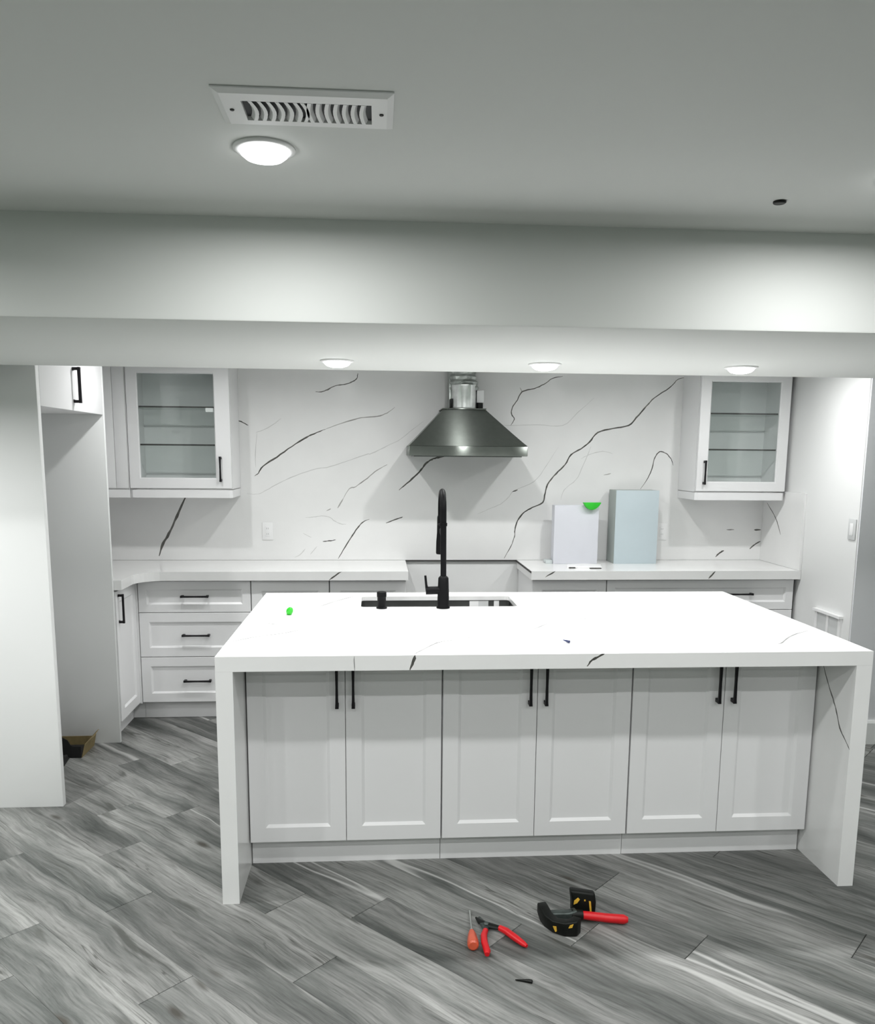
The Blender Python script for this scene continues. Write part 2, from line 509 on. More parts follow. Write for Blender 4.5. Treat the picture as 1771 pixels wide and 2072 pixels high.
# stone facing of the back wall, with its veins inlaid
WALL_VEINS = [
    (0.007, 0, [(-0.4, 2.012), (-0.362, 2.012), (-0.322, 2.027), (-0.274, 2.052), (-0.211, 2.061), (-0.163, 2.079), (-0.135, 2.101), (-0.129, 2.132)]),
    (0.009, 0, [(-0.802, 1.472), (-0.777, 1.491), (-0.744, 1.537), (-0.655, 1.595), (-0.558, 1.664), (-0.462, 1.724), (-0.414, 1.746), (-0.341, 1.775)]),
    (0.006, 1, [(-0.341, 1.775), (-0.253, 1.808), (-0.149, 1.841), (-0.092, 1.853), (-0.004, 1.861), (0.06, 1.884), (0.109, 1.92)]),
    (0.005, 2, [(-0.852, 1.358), (-0.797, 1.354), (-0.752, 1.367), (-0.659, 1.419), (-0.538, 1.476), (-0.401, 1.521), (-0.336, 1.53), (-0.215, 1.567), (-0.078, 1.616), (-0.045, 1.622), (0.068, 1.676), (0.149, 1.718), (0.23, 1.783), (0.295, 1.831)]),
    (0.008, 1, [(-0.267, 1.265), (-0.229, 1.329)]),
    (0.006, 1, [(-0.229, 1.329), (-0.188, 1.394), (-0.148, 1.406), (-0.07, 1.463), (-0.005, 1.516), (0.06, 1.551)]),
    (0.007, 0, [(-0.266, 0.93), (-0.22, 1.009), (-0.17, 1.087), (-0.129, 1.145), (-0.096, 1.178), (-0.059, 1.192)]),
    (0.008, 0, [(0.051, 1.168), (0.109, 1.189), (0.162, 1.209)]),
    (0.006, 0, [(-0.367, 1.044), (-0.326, 1.049), (-0.281, 1.055)]),
    (0.005, 2, [(-0.478, 1.201), (-0.421, 1.206), (-0.373, 1.214), (-0.324, 1.206), (-0.284, 1.178), (-0.243, 1.16), (-0.211, 1.16)]),
    (0.007, 0, [(-0.917, 1.828), (-0.879, 1.818), (-0.833, 1.795)]),
    (0.004, 2, [(-0.495, 1.098), (-0.44, 1.071)]),
    (0.005, 2, [(-0.552, 0.939), (-0.515, 0.959), (-0.482, 0.996)]),
    (0.004, 2, [(-0.45, 0.959), (-0.404, 1.013)]),
    (0.004, 2, [(-0.787, 1.75), (-0.707, 1.781), (-0.622, 1.841)]),
    (0.004, 2, [(-0.779, 1.749), (-0.794, 1.606), (-0.792, 1.527)]),
    (0.011, 0, [(0.137, 1.385), (0.207, 1.445), (0.272, 1.506), (0.313, 1.559), (0.353, 1.587), (0.394, 1.6), (0.437, 1.61), (0.476, 1.617)]),
    (0.006, 1, [(-0.34, 1.247), (-0.311, 1.262)]),
    (0.016, 0, [(-1.246, 1.336), (-1.308, 1.207), (-1.363, 1.094), (-1.403, 1.03), (-1.432, 0.948)]),
    (0.009, 0, [(0.846, 0.931), (0.889, 1.011), (0.913, 1.079), (0.915, 1.124), (0.931, 1.185), (0.975, 1.242), (1.031, 1.275), (1.098, 1.309), (1.113, 1.371), (1.128, 1.428), (1.183, 1.499), (1.243, 1.56), (1.28, 1.624), (1.347, 1.665), (1.402, 1.71), (1.456, 1.773), (1.556, 1.799), (1.663, 1.822), (1.712, 1.871), (1.776, 1.948), (1.83, 2.003), (1.929, 2.07), (1.983, 2.125), (2.039, 2.134)]),
    (0.007, 0, [(0.872, 1.813), (0.895, 1.854), (0.876, 1.884), (0.88, 1.927), (0.912, 1.976), (0.942, 2.03), (1.021, 2.052), (1.087, 2.08), (1.141, 2.118), (1.208, 2.133)]),
    (0.005, 1, [(0.942, 2.03), (0.927, 2.056)]),
    (0.004, 2, [(0.816, 1.816), (0.872, 1.813), (1.05, 1.819), (1.218, 1.816), (1.316, 1.9), (1.424, 1.998)]),
    (0.006, 0, [(1.762, 1.4), (1.81, 1.475), (1.836, 1.542), (1.85, 1.609), (1.882, 1.65), (1.929, 1.637), (1.965, 1.599), (1.979, 1.56)]),
    (0.004, 2, [(0.659, 1.229), (0.737, 1.263), (0.815, 1.297), (0.871, 1.347), (0.904, 1.386), (1.037, 1.448), (1.113, 1.548), (1.194, 1.675)]),
    (0.004, 2, [(1.222, 1.326), (1.243, 1.394), (1.32, 1.461), (1.362, 1.55), (1.393, 1.627), (1.414, 1.682)]),
    (0.005, 1, [(1.506, 1.493), (1.557, 1.504)]),
    (0.004, 2, [(1.349, 1.599), (1.405, 1.627), (1.494, 1.65), (1.563, 1.634)]),
    (0.008, 0, [(0.893, 1.378), (0.928, 1.392)]),
    (0.009, 0, [(2.621, 1.049), (2.581, 1.027), (2.547, 0.995)]),
    (0.009, 0, [(2.366, 0.986), (2.339, 0.969), (2.309, 0.94)]),
    (0.008, 1, [(2.375, 1.128), (2.429, 1.128)]),
    (0.01, 0, [(2.57, 1.127), (2.618, 1.127)]),
]
RWALL_VEINS = [
    (0.008, 0, [(5.468, 1.316), (5.355, 1.242), (5.292, 1.183), (5.247, 1.119)]),
]

def slab_box(mb, x0, y0, z0, x1, y1, z1, skip):
    F = {'bottom': ((x0, y0, z0), (x1, y0, z0), (x1, y1, z0), (x0, y1, z0)), 'top': ((x0, y0, z1), (x1, y0, z1), (x1, y1, z1), (x0, y1, z1)),
         'front': ((x0, y0, z0), (x1, y0, z0), (x1, y0, z1), (x0, y0, z1)), 'back': ((x0, y1, z0), (x1, y1, z0), (x1, y1, z1), (x0, y1, z1)),
         'left': ((x0, y0, z0), (x0, y1, z0), (x0, y1, z1), (x0, y0, z1)), 'right': ((x1, y0, z0), (x1, y1, z0), (x1, y1, z1), (x1, y0, z1))}
    for k, q in F.items():
        if k not in skip: mb.add(q, [(0, 1, 2, 3)])
bs = thing('stone_backsplash', 'white quartz backsplash slab with dark branching veins behind the hood', 'backsplash', (0.3, YS, ZT))
mb = MB()
bx0, bx1, bz0, bz1 = -2.08, XR - 0.001, ZT + 0.001, ZC - 0.002
veined_face(mb, [(bx0, bz0), (bx1, bz0), (bx1, bz1), (bx0, bz1)], lambda x, z: (x, YS, z), WALL_VEINS)
slab_box(mb, bx0, YS, bz0, bx1, YW - 0.001, bz1, ('front',))
mb.build('slab', STONE, bs)
MB().box(G0, YS, ZT - 0.008, G1, YS + 0.018, ZT + 0.001).build('dark_joint_strip', 'near_black', bs)  # thin dark strip along the slab's lower edge in the range gap
mb = MB()
sx = XR - 0.015
veined_face(mb, [(YF, ZT + .001), (YS - .001, ZT + .001), (YS - .001, 1.40), (YF, 1.40)], lambda y, z: (sx, y, z), RWALL_VEINS)
slab_box(mb, sx, YF, ZT + .001, XR - .001, YS - .001, 1.40, ('left',))
tag(mb.build('side_splash', STONE), 'short white stone side splash on the right wall above the counter', 'backsplash')

# ------------------------------------------------------------------ doors, drawers, handles
def shaker(mb, o, u, v, n, w, h, t=0.02, s=0.06, c=0.011, d=0.009, glass=False, st=None, sb=None):
    """framed door with a recessed panel; o is the lower left corner of its back face"""
    o, u, v, n = Vector(o), Vector(u), Vector(v), Vector(n)
    st = st or s; sb = sb or s
    def ring(a, bt, tp, dep): return [o + u * x + v * y + n * dep for x, y in ((a, bt), (w - a, bt), (w - a, h - tp), (a, h - tp))]
    R = [ring(0, 0, 0, 0), ring(0, 0, 0, t - 0.0015), ring(0.0015, 0.0015, 0.0015, t), ring(s, sb, st, t),
         ring(s + c, sb + c, st + c, t - d)]
    if glass:
        R = R[:4] + [ring(s + 0.004, sb + 0.004, st + 0.004, t - 0.004), ring(s + 0.004, sb + 0.004, st + 0.004, 0)]
        R.append(R[0])
        return mb.rings(R, cap=False)
    return mb.rings(R)

def pull(mb, c, along, out, length=0.165, thick=0.011, stand=0.032):
    """bar pull with flared feet; c is its centre on the door face"""
    c, a, n = Vector(c), Vector(along).normalized(), Vector(out).normalized()
    s = a.cross(n)
    def blk(p0, p1, wa, wb, dep):
        pass
    def ring(pos, w0, d0, d1):
        return [c + a * pos + s * x + n * y for x, y in ((-w0, d0), (w0, d0), (w0, d1), (-w0, d1))]
    L2, h = length / 2, thick / 2
    # bar
    mb.rings([ring(p, w, stand - thick, stand) for p, w in ((-L2, h * 1.25), (-L2 + 0.018, h), (0, h * 0.82), (L2 - 0.018, h), (L2, h * 1.25))])
    for sg in (-1, 1):
        p0 = sg * (L2 - 0.001); p1 = sg * (L2 - 0.014)
        r = []
        for dep, grow in ((0.0, 0.003), (0.008, 0.0), (stand - thick, 0.0)):
            a0, a1 = min(p0, p1) - grow * (sg > 0), max(p0, p1) + grow * (sg < 0)
            r.append([c + a * q + s * x + n * dep for x, q in ((-h * 1.2, a0), (h * 1.2, a0), (h * 1.2, a1), (-h * 1.2, a1))])
        mb.rings(r)
    return mb

def front_door(parent, x0, z0, x1, z1, y, handle=None, name='door', s=0.06, hl=0.165, horizontal=False, **kw):
    """door or drawer front facing the camera side (-y); y is its outer face"""
    d = shaker(MB(), (x0, y + 0.02, z0), (1, 0, 0), (0, 0, 1), (0, -1, 0), x1 - x0, z1 - z0, s=s, **kw).build(name, 'cabinet', parent)
    if handle:
        pull(MB(), (handle[0], y, handle[1]), (1, 0, 0) if horizontal else (0, 0, 1), (0, -1, 0), hl).build('handle', 'handle', d, bevel=0.0012, segs=1)
    return d

def front_unit(name, label, x0, x1, yface, yback, ztop, toe=True, ytoe=0.055, group=None):
    t = thing(name, label, 'cabinet', ((x0 + x1) / 2, (yface + yback) / 2, 0), group)
    MB().box(x0 + 0.001, yface + 0.022, 0.105, x1 - 0.001, yback, ztop).build('body', 'cabinet', t)
    if toe: MB().box(x0 + 0.001, yface + ytoe, 0.0, x1 - 0.001, yface + ytoe + 0.016, 0.104).build('toe_kick', 'cabinet', t)
    return t

# ------------------------------------------------------------------ island
TOP_VEINS = [
    (0.007, 1, [(-0.563, 3.07), (-0.469, 3.168), (-0.365, 3.236), (-0.252, 3.364), (-0.144, 3.442)]),
    (0.007, 1, [(0.126, 2.86), (0.146, 2.904), (0.222, 3.043), (0.293, 3.09), (0.399, 3.156), (0.536, 3.243), (0.629, 3.278), (0.741, 3.424), (0.884, 3.484), (1.098, 3.616), (1.318, 3.797)]),
    (0.007, 1, [(-0.282, 3.785), (-0.21, 3.938), (-0.112, 4.103)]),
    (0.007, 1, [(1.509, 2.976), (1.536, 3.0), (1.645, 3.129), (1.764, 3.219)]),
    (0.007, 1, [(-0.466, 3.431), (-0.415, 3.401), (-0.367, 3.4)]),
]
FRONT_VEINS = [
    (0.009, 0, [(0.128, 0.922), (0.121, 0.895), (0.11, 0.866)]),
    (0.003, 1, [(-0.085, 0.918), (-0.084, 0.867)]),
    (0.008, 0, [(0.806, 0.921), (0.785, 0.91), (0.76, 0.896), (0.743, 0.874)]),
]
LEG_VEINS = [
    (0.007, 0, [(3.073, 0.816), (3.022, 0.744), (2.974, 0.689), (2.952, 0.658), (2.922, 0.605), (2.879, 0.571), (2.835, 0.539)]),
]

isl = thing('island_worktop', 'thick white veined stone waterfall worktop of the kitchen island', 'countertop', ((IX0 + IX1) / 2, (IY0 + IY1) / 2, 0))
SX0, SX1, SY0, SY1 = -0.082, 0.650, 3.792, 4.075
def round_rect(x0, y0, x1, y1, r, n=4):
    out = []
    for cx, cy, a in ((x1 - r, y0 + r, -90), (x1 - r, y1 - r, 0), (x0 + r, y1 - r, 90), (x0 + r, y0 + r, 180)):
        for k in range(n + 1):
            t = math.radians(a + 90 * k / n)
            out.append((cx + r * math.cos(t), cy + r * math.sin(t)))
    return out
hole = round_rect(SX0, SY0, SX1, SY1, 0.018)
mb = MB()
rect = [(IX0, IY0), (IX1, IY0), (IX1, IY1), (IX0, IY1)]
veined_face(mb, rect, lambda x, y: (x, y, ZT), TOP_VEINS, [hole])
ZIN, LIP = 0.900, 0.045              # 20 mm stone with a mitred 54 mm edge
inr = [(IX0 + LEG + 0.001, IY0 + LIP), (IX1 - LEG - 0.001, IY0 + LIP), (IX1 - LEG - 0.001, IY1 - LIP), (IX0 + LEG + 0.001, IY1 - LIP)]
veined_face(mb, inr, lambda x, y: (x, y, ZIN), [], [hole])
mb.rings([[(x, y, ZSLAB) for x, y in rect], [(x, y, ZSLAB) for x, y in inr], [(x, y, ZIN) for x, y in inr]], cap=False)
veined_face(mb, [(IX0, ZSLAB), (IX1, ZSLAB), (IX1, ZT), (IX0, ZT)], lambda x, z: (x, IY0, z), FRONT_VEINS)
slab_box(mb, IX0, IY0, ZSLAB, IX1, IY1, ZT, ('top', 'bottom', 'front'))
mb.rings([[(x, y, ZT) for x, y in hole], [(x, y, ZIN) for x, y in hole]], cap=False)
mb.build('top_slab', ['quartz', 'vein_dark', 'vein_top', 'vein_soft'], isl)
MB().box(IX0, IY0, 0, IX0 + LEG, IY1, ZSLAB - 0.0003).build('waterfall_leg', 'quartz', isl)
mb = MB()
lx = IX1 - LEG
veined_face(mb, [(IY0, 0), (IY1, 0), (IY1, ZSLAB - .0003), (IY0, ZSLAB - .0003)], lambda y, z: (lx, y, z), LEG_VEINS)
slab_box(mb, lx, IY0, 0, IX1, IY1, ZSLAB - 0.0003, ('left',))
mb.build('waterfall_leg', STONE, isl)

xs = [IX0 + LEG + 0.002, -0.128, 0.2455, 0.617, 0.993, 1.366, IX1 - LEG - 0.006]
where = ['at the left end of the island', 'in the middle of the island', 'at the right end of the island']
for k in range(3):
    a, b, c = xs[2 * k], xs[2 * k + 1], xs[2 * k + 2]
    t = front_unit('island_cabinet', 'white two-door shaker base cabinet ' + where[k], a, c, ICAB, 3.66, ZSLAB - 0.002, group='island base cabinets')
    front_door(t, a + 0.003, 0.113, b - 0.0012, ZSLAB - 0.006, ICAB, (b - 0.031, 0.742))
    front_door(t, b + 0.0012, 0.113, c - 0.003, ZSLAB - 0.006, ICAB, (b + 0.031, 0.742))

# sink under the worktop, with tap and soap pump
sk = thing('undermount_sink', 'dark steel undermount sink set into the island worktop', 'sink', ((SX0 + SX1) / 2, (SY0 + SY1) / 2, 0.66))
o_ = 0.006
outer = round_rect(SX0 - o_, SY0 - o_, SX1 + o_, SY1 + o_, 0.022)
inner = round_rect(SX0 + 0.012, SY0 + 0.012, SX1 - 0.012, SY1 - 0.012, 0.03)
flange = round_rect(SX0 - 0.03, SY0 - 0.03, SX1 + 0.03, SY1 + 0.03, 0.03)
mb = MB()
mb.rings([[(x, y, ZIN - 0.001) for x, y in flange], [(x, y, ZIN - 0.001) for x, y in outer], [(x, y, 0.70) for x, y in outer],
          [(x, y, 0.675) for x, y in inner]], cap=False)
mb.add([(x, y, 0.675) for x, y in inner], [tuple(range(len(inner)))])
mb.build('bowl', 'sink', sk, smooth=True)
MB().lathe([(0.045, 0.676), (0.045, 0.679), (0.034, 0.679), (0.03, 0.6765)], ((SX0 + SX1) / 2, 3.95, 0)).build('drain', 'chrome', sk, smooth=True)
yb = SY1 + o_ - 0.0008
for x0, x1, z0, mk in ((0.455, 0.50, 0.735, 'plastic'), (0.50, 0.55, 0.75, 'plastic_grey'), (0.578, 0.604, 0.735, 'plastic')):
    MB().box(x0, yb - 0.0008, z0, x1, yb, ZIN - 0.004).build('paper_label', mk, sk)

fx, fy = 0.297, 3.757
fa = thing('kitchen_faucet', 'tall matte black pull-down faucet standing on the island worktop', 'faucet', (fx, fy, ZT))
MB().lathe([(0.0, ZT), (0.031, ZT), (0.031, ZT + 0.006), (0.0275, ZT + 0.012), (0.026, ZT + 0.08), (0.0235, ZT + 0.14), (0.018, ZT + 0.147), (0.014, ZT + 0.15)], (fx, fy, 0), n=24).build('base', 'black', fa, smooth=True)
neck = [(fx, fy, ZT + 0.14), (fx - 0.001, fy, 1.20), (fx - 0.002, fy, 1.36)]
rr = 0.085
for k in range(1, 13):
    a = math.pi * k / 12
    neck.append((fx - 0.002, fy + rr - rr * math.cos(a), 1.365 + 0.085 * math.sin(a)))
neck.append((fx - 0.002, fy + 2 * rr, 1.33))
MB().tube(neck, 0.0135, 14).build('neck', 'black', fa, smooth=True)
hx, hy = fx - 0.002, fy + 2 * rr
hd = MB().lathe([(0.0135, 1.335), (0.0165, 1.325), (0.0175, 1.25), (0.0205, 1.21), (0.0215, 1.155), (0.019, 1.15), (0.0, 1.15)], (hx, hy, 0), n=20).build('spray_head', 'black', fa, smooth=True)
MB().tube([(fx - 0.001, fy, 1.235), (fx - 0.007, fy + 0.08, 1.26), (hx, hy - 0.012, 1.27)], 0.007, 8).build('docking_arm', 'black', fa, smooth=True)
MB().lathe([(0.0165, 1.298), (0.0165, 1.312)], (fx - 0.0015, fy, 0), n=16).tube([(fx - 0.012, fy, 1.305), (fx - 0.027, fy, 1.305)], [0.007, 0.004], 8).build('collar', 'black', fa, smooth=True)
lv = MB().tube([(fx - 0.015, fy, 1.003), (fx - 0.080, fy, 1.001)], 0.0185, 16).build('valve_body', 'black', fa, smooth=True)
MB().tube([(fx - 0.074, fy, 1.0), (fx - 0.079, fy, 1.03), (fx - 0.083, fy, 1.071)], [0.0075, 0.0058, 0.0055], 10).build('lever', 'black', lv, smooth=True)

dx, dy = 0.0145, 3.757
sp = thing('soap_dispenser_button', 'short matte black round button beside the sink, left of the faucet', 'dispenser', (dx, dy, ZT))
MB().lathe([(0, ZT), (0.025, ZT), (0.025, ZT + 0.005), (0.020, ZT + 0.008), (0.020, ZT + 0.052), (0.0215, ZT + 0.054)], (dx, dy, 0), n=20).build('body', 'black', sp, smooth=True)
MB().lathe([(0.0215, ZT + 0.0545), (0.0225, ZT + 0.057), (0.0225, ZT + 0.073), (0.020, ZT + 0.077), (0, ZT + 0.077)], (dx, dy, 0), n=20).build('cap', 'black', sp, smooth=True)

mb = MB()
mb.lathe([(0.002, -0.026), (0.009, -0.02), (0.0145, -0.006), (0.015, 0.006), (0.011, 0.018), (0.003, 0.026)], (-0.388, 3.61, ZT + 0.0155), (0.15, -0.35, 0.35), n=14)
o = mb.build('lime_levelling_cap', 'lime', smooth=True)
tag(o, 'small lime green plastic cap lying on the island near its left end', 'cap')
MB().lathe([(0.002, 0), (0.0055, 0.003), (0.0045, 0.016), (0.003, 0.028), (0.0015, 0.04)], (0.717, 3.012, ZT + 0.0058), (-0.42, 0.88, 0), n=12).build('pen_cap', 'navy', smooth=True)
tag(bpy.data.objects['pen_cap'], 'tiny navy blue pen cap lying on the island worktop', 'pen cap')

# ------------------------------------------------------------------ back counters and base cabinets
LCOUNTER = [
    (0.008, 0, [(-0.219, 0.925), (-0.296, 0.868)]),
]
RCOUNTER = [
    (0.009, 0, [(2.085, 0.918), (2.044, 0.872)]),
    (0.008, 0, [(1.079, 0.92), (1.019, 0.883)]),
]

lc = []
cxl = -1.412
for k in range(9):                       # concave inner corner
    a = math.radians(180 - 90 * k / 8)
    lc.append((-1.262 + 0.15 * math.cos(a), 4.8225 + 0.15 * math.sin(a)))
poly = [(-2.08, YG + 0.026), (cxl, YG + 0.026)] + lc + [(G0, YF), (G0, YS - 0.001), (-2.08, YS - 0.001)]
mb = MB()
zc0 = 0.866
n = len(poly)
tri = [Vector((x, y)) for x, y in poly]
v2, e2, f2, ov, oe, of = delaunay_2d_cdt(tri, [], [list(range(n))], 1, 1e-6, True)
f2 = [f for f, src in zip(f2, of) if src]
for z in (zc0, ZT):
    mb.add([(p.x, p.y, z) for p in v2], f2)
for i in range(n):
    p, q = poly[i], poly[(i + 1) % n]
    if p[1] == YF and q[1] == YF: continue
    mb.add([(*p, zc0), (*q, zc0), (*q, ZT), (*p, ZT)], [(0, 1, 2, 3)])
xa = lc[-1][0]
veined_face(mb, [(xa, zc0), (G0, zc0), (G0, ZT), (xa, ZT)], lambda x, z: (x, YF, z), LCOUNTER)
tag(mb.build('stone_countertop', STONE, smooth=True), 'white stone countertop along the back wall left of the range gap', 'countertop')
rc = thing('stone_countertop', 'white stone countertop along the back wall right of the range gap', 'countertop', (1.78, 5.25, zc0))
mb = MB()
veined_face(mb, [(G1, zc0), (XR - 0.002, zc0), (XR - 0.002, ZT), (G1, ZT)], lambda x, z: (x, YF, z), RCOUNTER)
slab_box(mb, G1, YF, zc0, XR - 0.002, YS - 0.001, ZT, ('front',))
mb.build('slab', STONE, rc)
MB().box(G1 - 0.0045, YF, ZT - 0.012, G1 - 0.0003, YS - 0.002, ZT - 0.0005).build('dark_edge_band', 'near_black', rc)  # thin dark band along the top of the counter end

ztop = zc0 - 0.006
YB = YS - 0.004
t = front_unit('drawer_cabinet', 'white three-drawer base cabinet in the left corner of the kitchen', -1.435, -0.768, YD, YB, ztop)
MB().box(-1.52, YD + 0.055, 0.0, -1.4355, YD + 0.071, 0.104).build('toe_return', 'cabinet', t)
for z0, z1, zh, s in ((0.669, 0.858, 0.768, 0.048), (0.396, 0.665, 0.53, 0.055), (0.112, 0.392, 0.247, 0.055)):
    front_door(t, -1.433, z0, -0.770, z1, YD, (-1.098, zh), name='drawer', s=s, horizontal=True)
for a, b, side, lab in ((-0.766, -0.298, 1, 'white base cabinet between the drawer cabinet and the range gap, further from the gap'),
                        (-0.296, G0 - 0.012, 1, 'white base cabinet beside the range gap on its left'),
                        (G1 + 0.012, 1.412, -1, 'white base cabinet beside the range gap on its right')):
    t = front_unit('base_cabinet', lab, a, b, YD, YB, ztop)
    front_door(t, a + 0.002, 0.112, b - 0.002, 0.858, YD, ((b - 0.03) if side > 0 else (a + 0.03), 0.60))
t = front_unit('wide_drawer_cabinet', 'wide white drawer cabinet at the right wall below the counter', 1.414, XR - 0.022, YD, YB, ztop)
for z0, z1, zh, s in ((0.669, 0.858, 0.770, 0.048), (0.396, 0.665, 0.53, 0.055), (0.112, 0.392, 0.247, 0.055)):
    d = front_door(t, 1.416, z0, XR - 0.024, z1, YD, (2.262, zh), name='drawer', s=s, horizontal=True)
    pull(MB(), (1.77, YD, zh), (1, 0, 0), (0, -1, 0), 0.165).build('handle', 'handle', d, bevel=0.0012, segs=1)
MB().box(XR - 0.020, YD + 0.04, 0.0, XR - 0.002, YD + 0.06, ztop).build('gap_shade_strip', 'gap', t)  # dark strip painted as the shade in the gap beside the wall

t = thing('corner_base_cabinet', 'white corner base cabinet with side-facing door next to the fridge panel', 'cabinet', (-1.75, 5.0, 0))
DX = -1.446
MB().box(-2.08, YG + 0.03, 0.105, DX - 0.022, YB, ztop).build('body', 'cabinet', t)
MB().box(DX - 0.075, YG + 0.03, 0, DX - 0.06, YD + 0.05, 0.104).build('toe_kick', 'cabinet', t)
d = shaker(MB(), (DX - 0.02, YG + 0.032, 0.113), (0, 1, 0), (0, 0, 1), (1, 0, 0), YD - 0.006 - YG - 0.032, 0.742).build('door', 'cabinet', t)
pull(MB(), (DX, 4.672, 0.755), (0, 0, 1), (1, 0, 0), 0.165).build('handle', 'handle', d, bevel=0.0012, segs=1)

MB().box(DX - 0.02, YD - 0.004, 0.106, -1.4365, YD + 0.018, ztop).build('corner_filler', 'cabinet', t)

# ------------------------------------------------------------------ fridge opening on the left
t = thing('fridge_gable', 'tall white end panel closing the empty fridge opening', 'panel', (-1.77, YG + 0.01, 0))
MB().box(-2.098, YG, 0, XL, YG + 0.022, ZC - 0.002).build('board', 'panel', t, bevel=0.001)
t = thing('fridge_top_cabinet', 'white cabinet over the empty fridge opening with a black pull', 'cabinet', (-1.77, 4.19, 1.81))
MB().box(-2.098, YL + 0.04, 1.815, XL - 0.022, YG - 0.002, ZC - 0.004).build('body', 'cabinet', t)
d = MB().box(XL - 0.02, YL + 0.038, 1.812, XL, YG - 0.002, ZC - 0.006).build('door', 'cabinet', t, bevel=0.0015)
pull(MB(), (XL, 4.185, 1.932), (0, 0, 1), (1, 0, 0), 0.168, 0.013, 0.036).build('handle', 'handle', d, bevel=0.0012, segs=1)

# ------------------------------------------------------------------ wall cabinets with glass doors
def wall_cabinet(x0, x1, glass, hx, label, sticker=False):
    t = thing('glass_wall_cabinet', label, 'cabinet', ((x0 + x1) / 2, (YU + YS) / 2, ZU), 'glass fronted wall cabinets')
    z0, z1, yf, yb = 1.398, ZC - 0.004, YU + 0.022, YS - 0.002
    mb = MB()
    mb.box(x0, yf, z0, x0 + 0.018, yb, z1); mb.box(x1 - 0.018, yf, z0, x1, yb, z1)
    mb.box(x0 + 0.018, yf, z0, x1 - 0.018, yb, z0 + 0.018); mb.box(x0 + 0.018, yf, 2.108, x1 - 0.018, yb, 2.126)
    mb.build('carcass', 'cabinet', t)
    MB().box(x0 + 0.018, yb - 0.008, z0 + 0.018, x1 - 0.018, yb, 2.108).build('back_panel', 'inside', t)
    for zs in (1.890, 1.664):
        MB().box(x0 + 0.0185, yf + 0.012, zs - 0.004, x1 - 0.0185, yb - 0.009, zs + 0.005).build('shelf', 'shelf_glass', t)
        MB().box(x0 + 0.0185, yf + 0.009, zs - 0.004, x1 - 0.0185, yf + 0.0118, zs + 0.005).build('shelf_edge', 'near_black', t)
    gx0, gx1, gz0, gz1 = glass
    dx0, dx1 = x0 + 0.002, x1 - 0.002
    dz0, dz1 = z0 + 0.004, ZC - 0.03
    o, ring = Vector((dx0, YU + 0.02, dz0)), None
    fr = MB()
    def rg(e, y): return [(gx0 - e, y, gz0 - e), (gx1 + e, y, gz0 - e), (gx1 + e, y, gz1 + e), (gx0 - e, y, gz1 + e)]
    out = lambda e, y: [(dx0 + e, y, dz0 + e), (dx1 - e, y, dz0 + e), (dx1 - e, y, dz1 - e), (dx0 + e, y, dz1 - e)]
    fr.rings([out(0, YU + 0.02), out(0, YU + 0.0015), out(0.0015, YU), rg(0.006, YU), rg(0, YU + 0.007), rg(0, YU + 0.02), out(0, YU + 0.02)], cap=False)
    d = fr.build('door', 'cabinet', t)
    MB().box(gx0 - 0.004, YU + 0.011, gz0 - 0.004, gx1 + 0.004, YU + 0.015, gz1 + 0.004).build('glass_pane', 'glass', d)
    pull(MB(), (hx, YU, 1.520), (0, 0, 1), (0, -1, 0), 0.152, 0.011, 0.03).build('handle', 'handle', d, bevel=0.0012, segs=1)
    # light rail under the box
    rl = MB()
    rp = [(x0, YS - 0.003), (x0, YU + 0.018), (x0 + 0.015, YU + 0.003), (x1 - 0.015, YU + 0.003), (x1, YU + 0.018), (x1, YS - 0.003),
          (x1 - 0.02, YS - 0.003), (x1 - 0.02, YU + 0.024), (x0 + 0.02, YU + 0.024), (x0 + 0.02, YS - 0.003)]
    # runs counter-clockwise: down the left side, along the front, up the right side, back along the inside
    v2, e2, f2, ov, oe, of = delaunay_2d_cdt([Vector(p) for p in rp], [], [list(range(len(rp)))], 1, 1e-6, True)
    f2 = [f for f, src in zip(f2, of) if src]
    for z in (ZU, 1.393): rl.add([(p.x, p.y, z) for p in v2], f2)
    for i in range(len(rp)):
        p, q = rp[i], rp[(i + 1) % len(rp)]
        rl.add([(*p, ZU), (*q, ZU), (*q, 1.393), (*p, 1.393)], [(0, 1, 2, 3)])
    rl.build('light_rail', 'cabinet', t)
    if sticker:
        MB().box(-1.040, YU + 0.0155, 1.862, -0.995, YU + 0.0165, 1.886).build('paper_sticker', 'plastic', d)
    return t
wall_cabinet(-1.505, -0.893, (-1.437, -0.989, 1.466, 2.085), -0.957, 'white wall cabinet with glass door left of the range hood', True)
wall_cabinet(2.020, 2.608, (2.092, 2.538, 1.463, 2.085), 2.067, 'white wall cabinet with glass door right of the range hood')
t = thing('corner_wall_cabinet', 'plain white corner wall cabinet between the fridge panel and glass cabinet', 'cabinet', (-1.8, 5.2, ZU))
poly = [(-2.098, YG + 0.024), (-1.78, YG + 0.024), (-1.78, YU + 0.012), (-1.508, YU + 0.012), (-1.508, YS - 0.002), (-2.098, YS - 0.002)]
MB().prism(poly, 1.398, ZC - 0.004).build('body', 'cabinet', t)
MB().box(-1.776, YU, 1.402, -1.585, YU + 0.0115, ZC - 0.03).build('filler_panel', 'cabinet', t, bevel=0.001)
MB().box(-1.583, YU, 1.402, -1.512, YU + 0.0115, ZC - 0.03).build('filler_panel', 'cabinet', t, bevel=0.001)
poly = [(-2.098, YG + 0.03), (-1.79, YG + 0.03), (-1.79, YU + 0.004), (-1.507, YU + 0.004), (-1.507, YU + 0.03), (-1.82, YU + 0.03), (-2.098, YG + 0.05)]
poly = [(-1.81, YG + 0.03), (-1.785, YG + 0.03), (-1.785, YU + 0.004), (-1.507, YU + 0.004), (-1.507, YU + 0.026), (-1.81, YU + 0.026)]
